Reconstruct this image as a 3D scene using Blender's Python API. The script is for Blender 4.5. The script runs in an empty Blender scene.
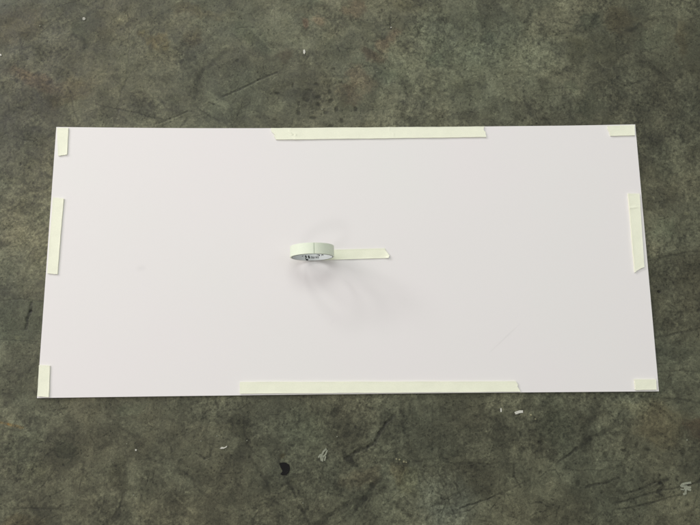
import bpy, bmesh, math, random
import numpy as np
from mathutils import Vector, Matrix

random.seed(7)
S = bpy.context.scene
COL = S.collection

# ------------------------------------------------------------------ camera
CAM_LOC = Vector((0.63604, 0.09678, 1.21586))
CAM_ROT = Matrix(((0.9998838, 0.0076448, -0.0131856),
                  (-0.0095253, 0.9887855, -0.1490384),
                  (0.0118983, 0.1491467, 0.9887435)))
FPX = 566.0
cd = bpy.data.cameras.new('camera')
cam = bpy.data.objects.new('camera', cd)
COL.objects.link(cam)
cam.matrix_world = Matrix.Translation(CAM_LOC) @ CAM_ROT.to_4x4()
cd.sensor_width = 36.0
cd.lens = 36.0 * FPX / 700.0
cd.clip_start = 0.02
cd.clip_end = 100.0
S.camera = cam

# ------------------------------------------------------------------ light
world = bpy.data.worlds.new('World')
S.world = world
world.use_nodes = True
bg = world.node_tree.nodes['Background']
bg.inputs[0].default_value = (1.0, 0.985, 0.96, 1)
bg.inputs[1].default_value = 0.315

def lamp(name, loc, target, size, power, color):
    ld = bpy.data.lights.new(name, 'AREA')
    ld.shape = 'RECTANGLE'
    ld.size, ld.size_y = size
    ld.energy = power
    ld.color = color
    o = bpy.data.objects.new(name, ld)
    COL.objects.link(o)
    o.location = loc
    d = Vector(target) - Vector(loc)
    o.rotation_euler = d.to_track_quat('-Z', 'Y').to_euler()
    return o

CEN = (0.65, 0.3, 0.0)
def polar(az, el, d):      # az measured from +x towards +y
    a, e = math.radians(az), math.radians(el)
    return (CEN[0] + d*math.cos(e)*math.cos(a), CEN[1] + d*math.cos(e)*math.sin(a), d*math.sin(e))
lamp('window_or_fill_light', polar(151, 20, 9.0), CEN, (2.0, 1.1), 172, (1.0, 0.975, 0.96))
lamp('window_or_fill_light', polar(137, 24, 9.0), CEN, (1.6, 1.0), 135, (1.0, 0.98, 0.955))
lamp('window_or_fill_light', polar(119, 28, 9.0), CEN, (1.4, 0.9), 90, (1.0, 0.985, 0.955))
lamp('window_or_fill_light', polar(170, 42, 4.2), CEN, (2.4, 1.6), 36, (1.0, 0.88, 0.85))  # added pink fill that tints the board's left side, not a real window
lamp('ceiling_or_fill_light', polar(234, 47, 8.0), CEN, (1.5, 0.9), 38, (1.0, 0.965, 0.955))
lamp('ceiling_or_fill_light', polar(20, 58, 4.2), CEN, (2.0, 1.5), 12, (0.93, 1.0, 0.95))  # added greenish fill for the board's right side, not a real fitting
lamp('ceiling_or_fill_light', polar(92, 58, 7.0), CEN, (3.4, 2.2), 118, (0.955, 1.0, 0.95))

S.view_settings.view_transform = 'Standard'
S.view_settings.look = 'None'
S.view_settings.exposure = 0.04
S.view_settings.gamma = 1.0
S.render.engine = 'CYCLES'

# ------------------------------------------------------------------ helpers
BW, BH, BT = 1.30, 0.590, 0.005      # board
def at(px, py, z=0.0):
    """point of the horizontal plane z that the photograph shows at px, py"""
    d = CAM_ROT @ Vector(((px-350.0)/FPX, (262.5-py)/FPX, -1.0))
    t = (z - CAM_LOC.z)/d.z
    p = CAM_LOC + d*t
    return (p.x, p.y)

def link(name, bm_or_mesh, mat, parent=None, smooth=False):
    if isinstance(bm_or_mesh, bmesh.types.BMesh):
        bmesh.ops.recalc_face_normals(bm_or_mesh, faces=bm_or_mesh.faces[:])
        me = bpy.data.meshes.new(name)
        bm_or_mesh.to_mesh(me); bm_or_mesh.free()
    else:
        me = bm_or_mesh
    if smooth:
        me.polygons.foreach_set('use_smooth', [True]*len(me.polygons))
    me.materials.append(mat)
    o = bpy.data.objects.new(name, me)
    COL.objects.link(o)
    if parent: o.parent = parent
    return o

def tag(o, label=None, cat=None, group=None, kind=None):
    for k, v in (('label', label), ('category', cat), ('group', group), ('kind', kind)):
        if v: o[k] = v
    return o

def empty(name, loc, rz=0.0):
    o = bpy.data.objects.new(name, None)
    o.location = loc; o.rotation_euler = (0, 0, rz)
    o.empty_display_size = 0.05
    COL.objects.link(o)
    return o

class NT:
    def __init__(s, name):
        s.m = bpy.data.materials.new(name); s.m.use_nodes = True
        s.t = s.m.node_tree; s.b = s.t.nodes['Principled BSDF']
    def n(s, typ, **kw):
        n = s.t.nodes.new(typ)
        for k, v in kw.items():
            if k.startswith('i_'):
                key = k[2:]
                key = int(key) if key.isdigit() else key.replace('_', ' ')
                n.inputs[key].default_value = v
            else: setattr(n, k, v)
        return n
    def l(s, a, b): s.t.links.new(a, b)
    def ramp(s, src, stops):
        r = s.n('ShaderNodeValToRGB')
        e = r.color_ramp.elements
        while len(e) < len(stops): e.new(0.5)
        for el, (p, c) in zip(e, stops):
            el.position = p; el.color = (c, c, c, 1) if isinstance(c, (int, float)) else (*c, 1)
        s.l(src, r.inputs[0]); return r.outputs[0]
    def mul(s, a, b, fac=1.0):
        m = s.n('ShaderNodeMix', data_type='RGBA', blend_type='MULTIPLY')
        m.inputs[0].default_value = fac
        s.l(a, m.inputs[6]); s.l(b, m.inputs[7]); return m.outputs[2]

# ------------------------------------------------------------------ materials
def mat_floor():
    k = NT('worn_concrete')
    tc = k.n('ShaderNodeTexCoord').outputs['Object']
    att = k.n('ShaderNodeAttribute', attribute_name='stain').outputs['Color']
    n1 = k.n('ShaderNodeTexNoise', i_Scale=190.0, i_Detail=5.0, i_Roughness=0.65); k.l(tc, n1.inputs['Vector'])
    f1 = k.ramp(n1.outputs[0], [(0.28, 0.50), (0.40, 0.88), (0.52, 1.0), (0.75, 1.35)])
    n2 = k.n('ShaderNodeTexNoise', i_Scale=620.0, i_Detail=3.0, i_Roughness=0.6); k.l(tc, n2.inputs['Vector'])
    f2 = k.ramp(n2.outputs[0], [(0.3, 0.60), (0.42, 0.9), (0.55, 1.03), (0.72, 1.4)])
    c = k.mul(att, f1); c = k.mul(c, f2)
    # pin holes
    wn = k.n('ShaderNodeTexNoise', i_Scale=260.0, i_Detail=2.0); k.l(tc, wn.inputs['Vector'])
    wv = k.n('ShaderNodeVectorMath', operation='MULTIPLY_ADD')
    wv.inputs[1].default_value = (0.006, 0.006, 0.0); k.l(wn.outputs['Color'], wv.inputs[0]); k.l(tc, wv.inputs[2])
    v = k.n('ShaderNodeTexVoronoi', i_Scale=125.0, i_Randomness=1.0); k.l(wv.outputs[0], v.inputs['Vector'])
    f3 = k.ramp(v.outputs['Distance'], [(0.0, 0.25), (0.16, 0.45), (0.27, 1.0)])
    n3 = k.n('ShaderNodeTexNoise', i_Scale=24.0, i_Detail=4.0); k.l(tc, n3.inputs['Vector'])
    gate = k.ramp(n3.outputs[0], [(0.40, 0.08), (0.62, 0.85)])
    m = k.n('ShaderNodeMix', data_type='RGBA', blend_type='MULTIPLY')
    k.l(gate, m.inputs[0]); k.l(c, m.inputs[6]); k.l(f3, m.inputs[7]); c = m.outputs[2]
    # pale sand grains standing in the worn surface
    v2 = k.n('ShaderNodeTexVoronoi', i_Scale=230.0, i_Randomness=1.0); k.l(tc, v2.inputs['Vector'])
    g1 = k.ramp(v2.outputs['Distance'], [(0.0, 1.0), (0.16, 0.8), (0.24, 0.0)])
    sp = k.n('ShaderNodeSeparateColor'); k.l(v2.outputs['Color'], sp.inputs[0])
    g2 = k.ramp(sp.outputs[0], [(0.80, 0.0), (0.93, 0.75)])
    gm = k.n('ShaderNodeMath', operation='MULTIPLY'); k.l(g1, gm.inputs[0]); k.l(g2, gm.inputs[1])
    mg = k.n('ShaderNodeMix', data_type='RGBA', blend_type='MULTIPLY')
    mg.inputs[7].default_value = (1.75, 1.75, 1.75, 1); mg.clamp_result = False
    k.l(gm.outputs[0], mg.inputs[0]); k.l(c, mg.inputs[6]); c = mg.outputs[2]
    k.l(c, k.b.inputs['Base Color'])
    r = k.ramp(n3.outputs[0], [(0.3, 0.50), (0.7, 0.72)])
    k.l(r, k.b.inputs['Roughness'])
    k.b.inputs['Specular IOR Level'].default_value = 0.35
    bp = k.n('ShaderNodeBump', i_Strength=0.5, i_Distance=0.0012)
    k.l(n1.outputs[0], bp.inputs['Height']); k.l(bp.outputs[0], k.b.inputs['Normal'])
    return k.m

def mat_board():
    k = NT('white_paper_face')
    tc = k.n('ShaderNodeTexCoord').outputs['Object']
    n = k.n('ShaderNodeTexNoise', i_Scale=3.0, i_Detail=3.0); k.l(tc, n.inputs['Vector'])
    c = k.ramp(n.outputs[0], [(0.3, (0.808, 0.780, 0.784)), (0.7, (0.798, 0.788, 0.778))])
    n2 = k.n('ShaderNodeTexNoise', i_Scale=900.0, i_Detail=2.0); k.l(tc, n2.inputs['Vector'])
    c = k.mul(c, k.ramp(n2.outputs[0], [(0.3, 0.985), (0.7, 1.0)]))
    # a rubbed grey smudge and a faint long scuff
    def soft(cx, cy, rx, ry, ang, dark, c):
        mp = k.n('ShaderNodeMapping', vector_type='TEXTURE')
        mp.inputs['Location'].default_value = (cx, cy, 0.0)
        mp.inputs['Rotation'].default_value = (0, 0, ang)
        mp.inputs['Scale'].default_value = (rx, ry, 1.0)
        k.l(tc, mp.inputs[0])
        sp = k.n('ShaderNodeSeparateXYZ'); k.l(mp.outputs[0], sp.inputs[0])
        cb = k.n('ShaderNodeCombineXYZ'); k.l(sp.outputs[0], cb.inputs[0]); k.l(sp.outputs[1], cb.inputs[1])
        ln = k.n('ShaderNodeVectorMath', operation='LENGTH'); k.l(cb.outputs[0], ln.inputs[0])
        nn = k.n('ShaderNodeTexNoise', i_Scale=60.0); k.l(tc, nn.inputs['Vector'])
        ad = k.n('ShaderNodeMath', operation='MULTIPLY_ADD', i_1=0.9, i_2=-0.45); k.l(nn.outputs[0], ad.inputs[0])
        a2 = k.n('ShaderNodeMath', operation='ADD'); k.l(ln.outputs['Value'], a2.inputs[0]); k.l(ad.outputs[0], a2.inputs[1])
        return k.mul(c, k.ramp(a2.outputs[0], [(0.0, dark), (1.0, 1.0)]))
    x, y = at(140, 268, BT); c = soft(x, y, 0.016, 0.009, 0.2, 0.945, c)
    x, y = at(505, 338, BT); c = soft(x, y, 0.055, 0.0024, 0.72, 0.93, c)
    x, y = at(332, 322, BT); c = soft(x, y, 0.010, 0.005, 0.9, 0.985, c)
    k.l(c, k.b.inputs['Base Color'])
    k.b.inputs['Roughness'].default_value = 0.62
    k.b.inputs['Specular IOR Level'].default_value = 0.25
    nb = k.n('ShaderNodeTexNoise', i_Scale=5.0, i_Detail=1.0); k.l(tc, nb.inputs['Vector'])
    bp = k.n('ShaderNodeBump', i_Strength=0.3, i_Distance=0.002)
    k.l(nb.outputs[0], bp.inputs['Height']); k.l(bp.outputs[0], k.b.inputs['Normal'])
    return k.m

def mat_tape(name, col, axis=0):
    k = NT(name)
    tc = k.n('ShaderNodeTexCoord').outputs['Object']
    mp = k.n('ShaderNodeMapping'); k.l(tc, mp.inputs[0])
    mp.inputs['Scale'].default_value = (1, 1, 1)
    n = k.n('ShaderNodeTexNoise', i_Scale=700.0, i_Detail=3.0); k.l(mp.outputs[0], n.inputs['Vector'])
    b = k.n('ShaderNodeRGB'); b.outputs[0].default_value = (*col, 1)
    c = k.mul(b.outputs[0], k.ramp(n.outputs[0], [(0.3, 0.93), (0.7, 1.0)]))
    n2 = k.n('ShaderNodeTexNoise', i_Scale=35.0, i_Detail=3.0); k.l(mp.outputs[0], n2.inputs['Vector'])
    c = k.mul(c, k.ramp(n2.outputs[0], [(0.3, 0.96), (0.7, 1.0)]))
    k.l(c, k.b.inputs['Base Color'])
    k.b.inputs['Roughness'].default_value = 0.6
    k.b.inputs['Specular IOR Level'].default_value = 0.3
    w = k.n('ShaderNodeTexNoise', i_Scale=1400.0, i_Detail=1.0); k.l(mp.outputs[0], w.inputs['Vector'])
    bp = k.n('ShaderNodeBump', i_Strength=0.35, i_Distance=0.0003)
    k.l(w.outputs[0], bp.inputs['Height']); k.l(bp.outputs[0], k.b.inputs['Normal'])
    return k.m

def mat_plain(name, col, rough=0.6, spec=0.3, scale=400.0, lo=0.8):
    k = NT(name)
    tc = k.n('ShaderNodeTexCoord').outputs['Object']
    n = k.n('ShaderNodeTexNoise', i_Scale=scale, i_Detail=3.0); k.l(tc, n.inputs['Vector'])
    b = k.n('ShaderNodeRGB'); b.outputs[0].default_value = (*col, 1)
    k.l(k.mul(b.outputs[0], k.ramp(n.outputs[0], [(0.3, lo), (0.7, 1.0)])), k.b.inputs['Base Color'])
    k.b.inputs['Roughness'].default_value = rough
    k.b.inputs['Specular IOR Level'].default_value = spec
    return k.m

M_FLOOR = mat_floor()
M_BOARD = mat_board()
M_FOAM = mat_plain('white_foam', (0.82, 0.81, 0.79), 0.8, 0.2, 900, 0.93)
M_TAPE = mat_tape('cream_masking_tape', (0.90, 0.92, 0.752))
M_ROLL = mat_tape('roll_masking_tape', (0.82, 0.885, 0.735))
M_CORE = mat_plain('core_white_card', (0.60, 0.63, 0.63), 0.45, 0.4, 500, 0.92)
M_COREEDGE = mat_plain('core_card_edge', (0.20, 0.21, 0.17), 0.8, 0.2, 900, 0.8)
M_INK = mat_plain('dark_ink', (0.035, 0.04, 0.04), 0.5, 0.3, 900, 0.8)
M_BLACK = mat_plain('black_rubber', (0.004, 0.004, 0.004), 0.6, 0.25, 900, 0.6)
M_WHITE = mat_plain('white_flake', (0.62, 0.62, 0.55), 0.6, 0.3, 900, 0.8)
M_GREYW = mat_plain('greyish_chip', (0.42, 0.42, 0.37), 0.6, 0.3, 900, 0.8)
M_PALE = mat_plain('pale_grey_paint', (0.33, 0.35, 0.27), 0.7, 0.2, 600, 0.6)
M_CRUMB = mat_plain('pale_yellow_crumb', (0.30, 0.29, 0.18), 0.7, 0.2, 900, 0.7)

# ------------------------------------------------------------------ concrete floor
def vhash(ix, iy, seed):
    h = (ix.astype(np.int64)*374761393 + iy.astype(np.int64)*668265263 + seed*1442695041) & 0xffffffff
    h = ((h ^ (h >> 13))*1274126177) & 0xffffffff
    return ((h ^ (h >> 16)) & 0xffff)/65535.0
def vnoise(x, y, sc, seed):
    x = x*sc + 500.3; y = y*sc + 500.7
    ix = np.floor(x); iy = np.floor(y)
    fx = x-ix; fy = y-iy
    fx = fx*fx*(3-2*fx); fy = fy*fy*(3-2*fy)
    ix = ix.astype(np.int64); iy = iy.astype(np.int64)
    a = vhash(ix, iy, seed); b = vhash(ix+1, iy, seed); c = vhash(ix, iy+1, seed); d = vhash(ix+1, iy+1, seed)
    return (a*(1-fx)+b*fx)*(1-fy)+(c*(1-fx)+d*fx)*fy
def fbm(x, y, sc, octs, seed, rough=0.55):
    s = 0; w = 1.0; t = 0
    for i in range(octs):
        c, sn = math.cos(0.6*i), math.sin(0.6*i)
        s = s + w*vnoise(x*c-y*sn, x*sn+y*c, sc*2.03**i, seed+i*17); t += w; w *= rough
    return s/t*2-1      # about -1..1, mostly +-0.5
def ridged(x, y, sc, octs, seed):
    s = 0; w = 1.0; t = 0
    for i in range(octs):
        s = s + w*(1-np.abs(2*vnoise(x, y, sc*2.1**i, seed+31*i)-1)); t += w; w *= 0.6
    return s/t
def smooth(e0, e1, v):
    t = np.clip((v-e0)/(e1-e0), 0, 1); return t*t*(3-2*t)

def axis(a, b, lo, hi, step):
    v = list(np.arange(a, b+step*0.5, step))
    s = step; p = v[-1]
    while p < hi: s *= 1.10; p += s; v.append(p)
    s = step; p = v[0]; pre = []
    while p > lo: s *= 1.10; p -= s; pre.append(p)
    return np.array(pre[::-1] + v)

def build_floor():
    corners = [at(0, 0), at(700, 0), at(700, 525), at(0, 525)]
    x0 = min(c[0] for c in corners)-0.02; x1 = max(c[0] for c in corners)+0.02
    y0 = min(c[1] for c in corners)-0.02; y1 = max(c[1] for c in corners)+0.02
    xs = axis(x0, x1, -4.0, 5.5, 0.00122); ys = axis(y0, y1, -4.0, 4.8, 0.00122)
    nx, ny = len(xs), len(ys)
    X, Y = np.meshgrid(xs, ys)
    X = X.ravel(); Y = Y.ravel()
    # uneven coordinates for the outlines of the stains
    wx = 0.022*fbm(X, Y, 22, 5, 11, 0.62); wy = 0.022*fbm(X, Y, 22, 5, 51, 0.62)
    sx = 0.0030*fbm(X, Y, 60, 3, 111); sy = 0.0030*fbm(X, Y, 60, 3, 151)
    r = np.full(X.shape, 0.099); g = np.full(X.shape, 0.101); b = np.full(X.shape, 0.0635)
    Z = np.zeros(X.shape)
    lum = np.ones(X.shape)
    # clouded tone of the slab
    big = fbm(X, Y, 3.1, 4, 3); mid = fbm(X+wx, Y+wy, 11, 5, 7, 0.6); fin = fbm(X, Y, 165, 3, 9, 0.8)
    amp = 0.35 + 0.9*smooth(-0.25, 0.3, fbm(X+wx, Y+wy, 8, 3, 301))
    lum *= 1 + 0.10*big + 0.20*mid + 0.66*amp*fin + 0.30*fbm(X+wx, Y+wy, 38, 4, 311, 0.65)
    # films and residues with crisp broken outlines, one over another
    for q, (sc, w_, th, dv) in enumerate(((5.5, 2.2, 0.06, -0.16), (9, 2.0, -0.02, 0.13), (15, 1.6, 0.10, -0.16), (24, 1.2, 0.14, 0.13), (38, 0.8, 0.16, -0.18), (60, 0.5, 0.16, 0.16))):
        v_ = fbm(X+wx*w_, Y+wy*w_, sc, 5, 401+7*q, 0.62)
        lum *= 1 + dv*smooth(th, th+0.05, v_)
    fl = ridged(X+sx*2, Y+sy*2, 95, 2, 501)
    lum *= 1 - 0.42*smooth(0.86, 0.95, fl)*smooth(0.0, 0.3, fbm(X, Y, 13, 3, 511))
    hue = fbm(X, Y, 5.0, 4, 23); hue2 = fbm(X+wx, Y+wy, 16, 4, 29)
    r *= 1 + 0.06*hue + 0.045*hue2; b *= 1 - 0.03*hue - 0.03*hue2
    # worn-through pale patches with crisp edges, dark damp ones
    pv = fbm(X+wx*1.5, Y+wy*1.5, 7.5, 5, 61, 0.6)
    lum *= 1 - 0.17*smooth(0.10, 0.17, pv) + 0.12*smooth(-0.12, -0.18, pv)
    # fine broken dark veins
    rd = ridged(X+wx, Y+wy, 26, 3, 71)
    gate = smooth(-0.05, 0.35, fbm(X, Y, 6, 3, 79))
    vein = smooth(0.80, 0.90, rd)*gate
    lum *= 1 - 0.16*vein; Z -= 0.0002*vein
    rd2 = ridged(X+wx*0.5, Y+wy*0.5, 70, 2, 83)
    gate2 = smooth(-0.1, 0.3, fbm(X, Y, 9, 3, 89))
    lum *= 1 - 0.26*smooth(0.86, 0.94, rd2)*gate2
    # short trowel and drag scratches everywhere
    K = 1/468.0

    def win(cx, cy, rad):
        ix0, ix1 = np.searchsorted(xs, [cx-rad, cx+rad]); iy0, iy1 = np.searchsorted(ys, [cy-rad, cy+rad])
        if ix1 <= ix0 or iy1 <= iy0: return None
        return (np.arange(iy0, iy1)[:, None]*nx + np.arange(ix0, ix1)[None, :]).ravel()
    def blob(px, py, rx, ry, ang, f, tint=(1, 1, 1), soft=0.55, depth=0.0, warp=1.0):
        cx, cy = at(px, py)
        R = max(rx, ry)*K*1.9+0.012
        I = win(cx, cy, R)
        if I is None: return
        a = -math.radians(ang)
        tint = [1+(c-1)*0.6 for c in tint]; f = f**0.9
        wsc = warp*min(1.0, min(rx, ry)/9.0)
        dx = X[I]-cx+wx[I]*wsc*1.6; dy = Y[I]-cy+wy[I]*wsc*1.6
        u = (dx*math.cos(a)+dy*math.sin(a))/(rx*K); v = (-dx*math.sin(a)+dy*math.cos(a))/(ry*K)
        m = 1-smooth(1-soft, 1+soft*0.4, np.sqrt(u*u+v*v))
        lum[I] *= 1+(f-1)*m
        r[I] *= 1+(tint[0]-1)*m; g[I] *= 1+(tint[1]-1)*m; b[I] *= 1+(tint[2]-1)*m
        Z[I] -= depth*m
    def stroke(pts, w, f, depth=0.0, tint=(1, 1, 1), lip=0.0, jit=1.0, world=False):
        P = pts if world else [at(*p) for p in pts]
        f = f**1.1 if not world else f
        for (ax, ay), (bx, by) in zip(P, P[1:]):
            L = math.hypot(bx-ax, by-ay)
            if L < 1e-6: continue
            I = win((ax+bx)/2, (ay+by)/2, L/2+w*K*2+0.004)
            if I is None: continue
            px_ = X[I]+sx[I]*jit-ax; py_ = Y[I]+sy[I]*jit-ay
            t = np.clip((px_*(bx-ax)+py_*(by-ay))/(L*L), 0, 1)
            dd = np.hypot(px_-t*(bx-ax), py_-t*(by-ay))
            brk = 0.55+0.45*smooth(-0.25, 0.15, fin[I])
            m = (1-smooth(w*K*0.30, w*K*0.85, dd))*brk
            lum[I] *= 1+(f-1)*m
            r[I] *= 1+(tint[0]-1)*m; g[I] *= 1+(tint[1]-1)*m; b[I] *= 1+(tint[2]-1)*m
            Z[I] -= depth*m
            if lip:
                side = (px_*(by-ay)-py_*(bx-ax))/L
                m2 = np.exp(-((side-w*K*0.9)/(w*K*0.45))**2)*(t > 0.02)*(t < 0.98)
                lum[I] *= 1+lip*m2
    rng = random.Random(5)
    for i in range(1500):
        x = rng.uniform(x0, x1); y = rng.uniform(y0, y1)
        a = rng.gauss(0.45, 0.7) if rng.random() < .6 else rng.uniform(0, 3.14); L = rng.uniform(0.004, 0.028)*(3 if rng.random() < .10 else 1)
        k = rng.uniform(-0.25, 0.25)
        p1 = (x+L/2*math.cos(a), y+L/2*math.sin(a)); p2 = (p1[0]+L/2*math.cos(a+k), p1[1]+L/2*math.sin(a+k))
        stroke([(x, y), p1, p2], rng.uniform(0.55, 1.0), rng.choice([0.55, 0.65, 0.72, 0.8, 1.25]), 0.0002, jit=0.6, world=True)
    for i in range(2600):   # pits
        x = rng.uniform(x0, x1); y = rng.uniform(y0, y1); rr = rng.uniform(0.0010, 0.0022)*(1.5 if rng.random() < .12 else 1)
        I = win(x, y, rr*2)
        m = 1-smooth(rr*0.5, rr, np.hypot(X[I]-x, Y[I]-y)); lum[I] *= 1-0.5*m; Z[I] -= 0.0005*m
    # -- the slab's own marks, plus a painted lamp falloff, seen along the top of the frame
    RED = (1.22, 0.90, 0.86); BRN = (1.12, 0.98, 0.84); GRN = (0.92, 1.0, 0.98)
    blob(90, 60, 130, 80, 0, 1.02, (1.07, 1.0, 0.92))
    blob(50, 210, 60, 80, 0, 1.10, (1.06, 1.0, 0.92))
    blob(450, 60, 120, 60, 0, 1.22, (0.93, 1.01, 1.0), 0.8)  # broad bright area: lamp falloff painted into the floor colour, partly stain
    blob(240, 95, 70, 35, 0, 1.08, (0.95, 1.0, 1.0), 0.8)
    blob(20, 25, 30, 20, 0, 0.85, BRN); blob(35, 80, 30, 12, 20, 0.92, RED)
    blob(85, 30, 14, 26, 0, 0.86, GRN); blob(50, 50, 25, 14, 0, 1.10); blob(30, 100, 40, 10, 10, 0.85)
    blob(70, 92, 30, 14, -20, 0.86, BRN); blob(112, 22, 11, 20, 0, 1.20, (1, 1, 1), 0.4)
    blob(118, 38, 4, 9, 10, 1.22); blob(123, 14, 6, 8, 0, 1.25)
    stroke([(126, -10), (127, 20), (128, 48), (127, 75), (120, 92), (119, 110)], 2.0, 0.80, 0.0004, lip=0.16, jit=3.0)
    stroke([(152, -5), (151, 30), (152, 66)], 3.5, 0.84, jit=2)
    stroke([(139, 64), (126, 80), (120, 92)], 1.3, 0.75, 0.0002)
    blob(151, 38, 9, 8, 0, 0.92, (1.16, 1.02, 0.66)); blob(164, 38, 9, 14, 0, 1.10, (1.24, 1.02, 0.72))
    blob(172, 20, 14, 18, 0, 1.12)
    blob(141, 113, 5, 15, 3, 0.74); blob(160, 90, 14, 10, 0, 1.10)
    stroke([(96, 104), (120, 109), (145, 115), (166, 120)], 1.3, 0.62, 0.0004)
    stroke([(155, 124), (170, 119), (188, 111)], 1.7, 0.55, 0.0006, lip=0.3)
    stroke([(160, 127), (182, 117)], 1.0, 0.7, 0.0002)
    stroke([(70, 96), (74, 110), (78, 122)], 1.2, 0.68, 0.0003); stroke([(3, 113), (18, 128), (24, 138)], 1.2, 0.68, 0.0003)
    stroke([(119, 110), (113, 127)], 1.4, 0.7, 0.0003)
    blob(78, 104, 7, 10, 0, 1.2)
    stroke([(223, 96), (240, 89), (258, 80), (277, 72)], 1.9, 0.45, 0.0007, lip=0.35, jit=0.5)
    stroke([(195, 92), (198, 78), (204, 70), (214, 62), (228, 50)], 4.0, 0.72, 0.0002, jit=2)
    stroke([(206, 54), (201, 74)], 2.5, 0.78); stroke([(198, 80), (195, 100)], 2.5, 0.80)
    stroke([(198, 108), (208, 115), (219, 121)], 1.9, 0.58, 0.0004); stroke([(209, 102), (219, 106)], 1.9, 0.55, 0.0004)
    stroke([(180, 128), (188, 118)], 2.0, 0.55, 0.0003); stroke([(232, 127), (240, 110), (250, 104)], 1.4, 0.75, 0.0002)
    for (px, py, rx, ry, an) in ((299, 104, 1.6, 2.8, 0), (306, 100.5, 3.2, 2.4, 20), (318, 96, 3.6, 1.9, -25), (329.5, 92, 1.9, 3.2, 15),
            (330, 100.5, 3.0, 2.4, -40), (318, 105, 3.2, 2.4, 0), (326, 113, 2.2, 2.4, 0), (300, 113, 2.4, 2.8, 0), (336.5, 109, 2.2, 3.8, 0),
            (342, 121, 2.2, 2.4, 0), (331, 126, 2.8, 1.8, 0), (314, 118, 3.8, 2.2, 10), (334, 68, 2.4, 1.4, 0), (237, 61, 1.9, 1.7, 0),
            (309, 90, 3.6, 1.3, 5), (317, 84, 3.2, 1.7, 0), (341, 82, 2.6, 1.9, 0), (277, 93, 3, 1.2, 0), (293, 85, 1.2, 3, 10), (355, 108, 2, 3, 0)):
        blob(px, py, rx*1.15, ry*1.15, an, 0.42, (1, 1, .95), 0.5, 0.0008, warp=0.6)
    blob(343, 94, 11, 13, 0, 0.70, (1.1, .96, .9)); blob(283, 56, 12, 14, 0, 0.76, (1.14, 0.96, 0.88)); blob(282, 42, 16, 5, 0, 0.82)
    blob(303, 22, 5, 7, 0, 0.85, (1.38, 0.84, 0.80)); blob(318, 20, 10, 6, 0, 0.95, (1.22, 0.90, 0.85)); blob(308, 8, 22, 6, 0, 0.82, (1.05, 1, .95))
    blob(196, 37, 10, 8, 0, 0.82, BRN); blob(260, 47, 10, 12, 0, 0.84, GRN); blob(315, 4, 8, 6, 0, 0.75, GRN)
    blob(250, 33, 24, 14, 0, 1.12, GRN); blob(265, 18, 20, 9, 0, 1.12); blob(200, 12, 34, 9, 0, 0.88, BRN)
    blob(390, 40, 10, 16, 20, 0.84, (1.24, 0.90, 0.86)); blob(372, 52, 16, 8, 20, 0.88, (1.25, 0.90, 0.86)); blob(360, 78, 12, 16, -20, 0.98, (1.20, 0.93, 0.88))
    blob(352, 92, 8, 12, 0, 0.86, (1.14, .94, .9)); blob(356, 8, 10, 14, 0, 0.85, (1.18, .92, .88))
    blob(388, 76, 18, 10, 10, 1.16, GRN); blob(375, 115, 18, 12, 0, 1.06)
    stroke([(390, 15), (391, 28)], 1.6, 0.5, 0.0005); stroke([(357, 72), (365, 66), (383, 66), (402, 69)], 1.2, 0.78, 0.0002)
    blob(418, 8, 34, 9, 8, 0.78, (1.02, 1, .9)); blob(435, 62, 14, 12, 0, 0.82, GRN); blob(423, 98, 16, 12, 20, 0.74); blob(445, 76, 14, 6, 30, 0.86)
    blob(490, 35, 9, 8, 0, 0.80, GRN); blob(508, 55, 5, 14, 0, 0.84); blob(478, 48, 12, 8, 0, 1.1)
    blob(400, 122, 26, 6, 0, 0.84); blob(510, 108, 8, 10, 0, 0.82); blob(466, 112, 20, 8, 0, 0.90)
    for i in range(150):    # crazed, pitted patch right of the middle
        px = rng.gauss(452, 48); py = rng.uniform(15, 126)
        a = rng.uniform(0, 3.14); L = rng.uniform(1.5, 6)
        stroke([(px, py), (px+L*math.cos(a), py+L*math.sin(a))], rng.uniform(0.8, 1.5), 0.62, 0.0003, jit=1.5)
    stroke([(538, 42), (548, 37), (566, 33)], 1.2, 0.72); stroke([(528, 75), (545, 80), (556, 73)], 1.0, 0.76); stroke([(560, 22), (572, 24)], 1.6, 0.6, 0.0003)
    blob(587, 18, 16, 10, 5, 0.62, GRN, 0.3); blob(600, 48, 26, 18, 10, 0.72, (1.02, 1, .92), 0.35); blob(575, 50, 12, 16, 0, 0.72, (1, 1, .95), .3)
    blob(572, 82, 9, 10, 0, 0.74, GRN, .4); blob(590, 105, 18, 14, 0, 0.76, GRN); blob(566, 66, 7, 6, 0, 0.65)
    blob(605, 75, 22, 20, 0, 0.82); blob(604, 22, 6, 6, 0, 1.15); blob(622, 20, 20, 14, 0, 0.86, BRN)
    stroke([(624, 31), (636, 28), (649, 19), (665, 17)], 3.2, 0.66, jit=2); blob(633, 29, 7, 3, 0, 0.62)
    blob(652, 38, 22, 14, -15, 1.12, (0.97, 1.02, 1), 0.5); blob(622, 84, 12, 14, 0, 1.10); blob(668, 60, 14, 10, 0, 1.10); blob(540, 45, 26, 40, 0, 1.10, (1, 1, 1), 0.8)
    blob(652, 66, 10, 6, 20, 0.72); blob(645, 85, 10, 14, 0, 0.76); blob(682, 40, 10, 18, 0, 0.74, BRN); blob(700, 60, 16, 90, 0, 0.66, (1.03, 1, .95), 0.8)
    blob(675, 112, 30, 9, 25, 0.72); blob(640, 116, 16, 8, 0, 0.82); blob(530, 110, 4, 6, 0, 0.6); blob(545, 119, 6, 3, 0, 0.55); blob(538, 124, 14, 2.5, 0, 0.66)
    blob(660, 95, 16, 8, 40, 1.12); blob(680, 76, 4, 3, 0, 0.6); blob(641, 63, 6, 2.5, -20, 0.65)
    # left margin
    blob(15, 150, 22, 20, 0, 1.06); stroke([(14, 136), (24, 140), (34, 141)], 1.3, 0.6, 0.0003); blob(20, 164, 1.6, 1.8, 0, 0.4, depth=.0006)
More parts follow.
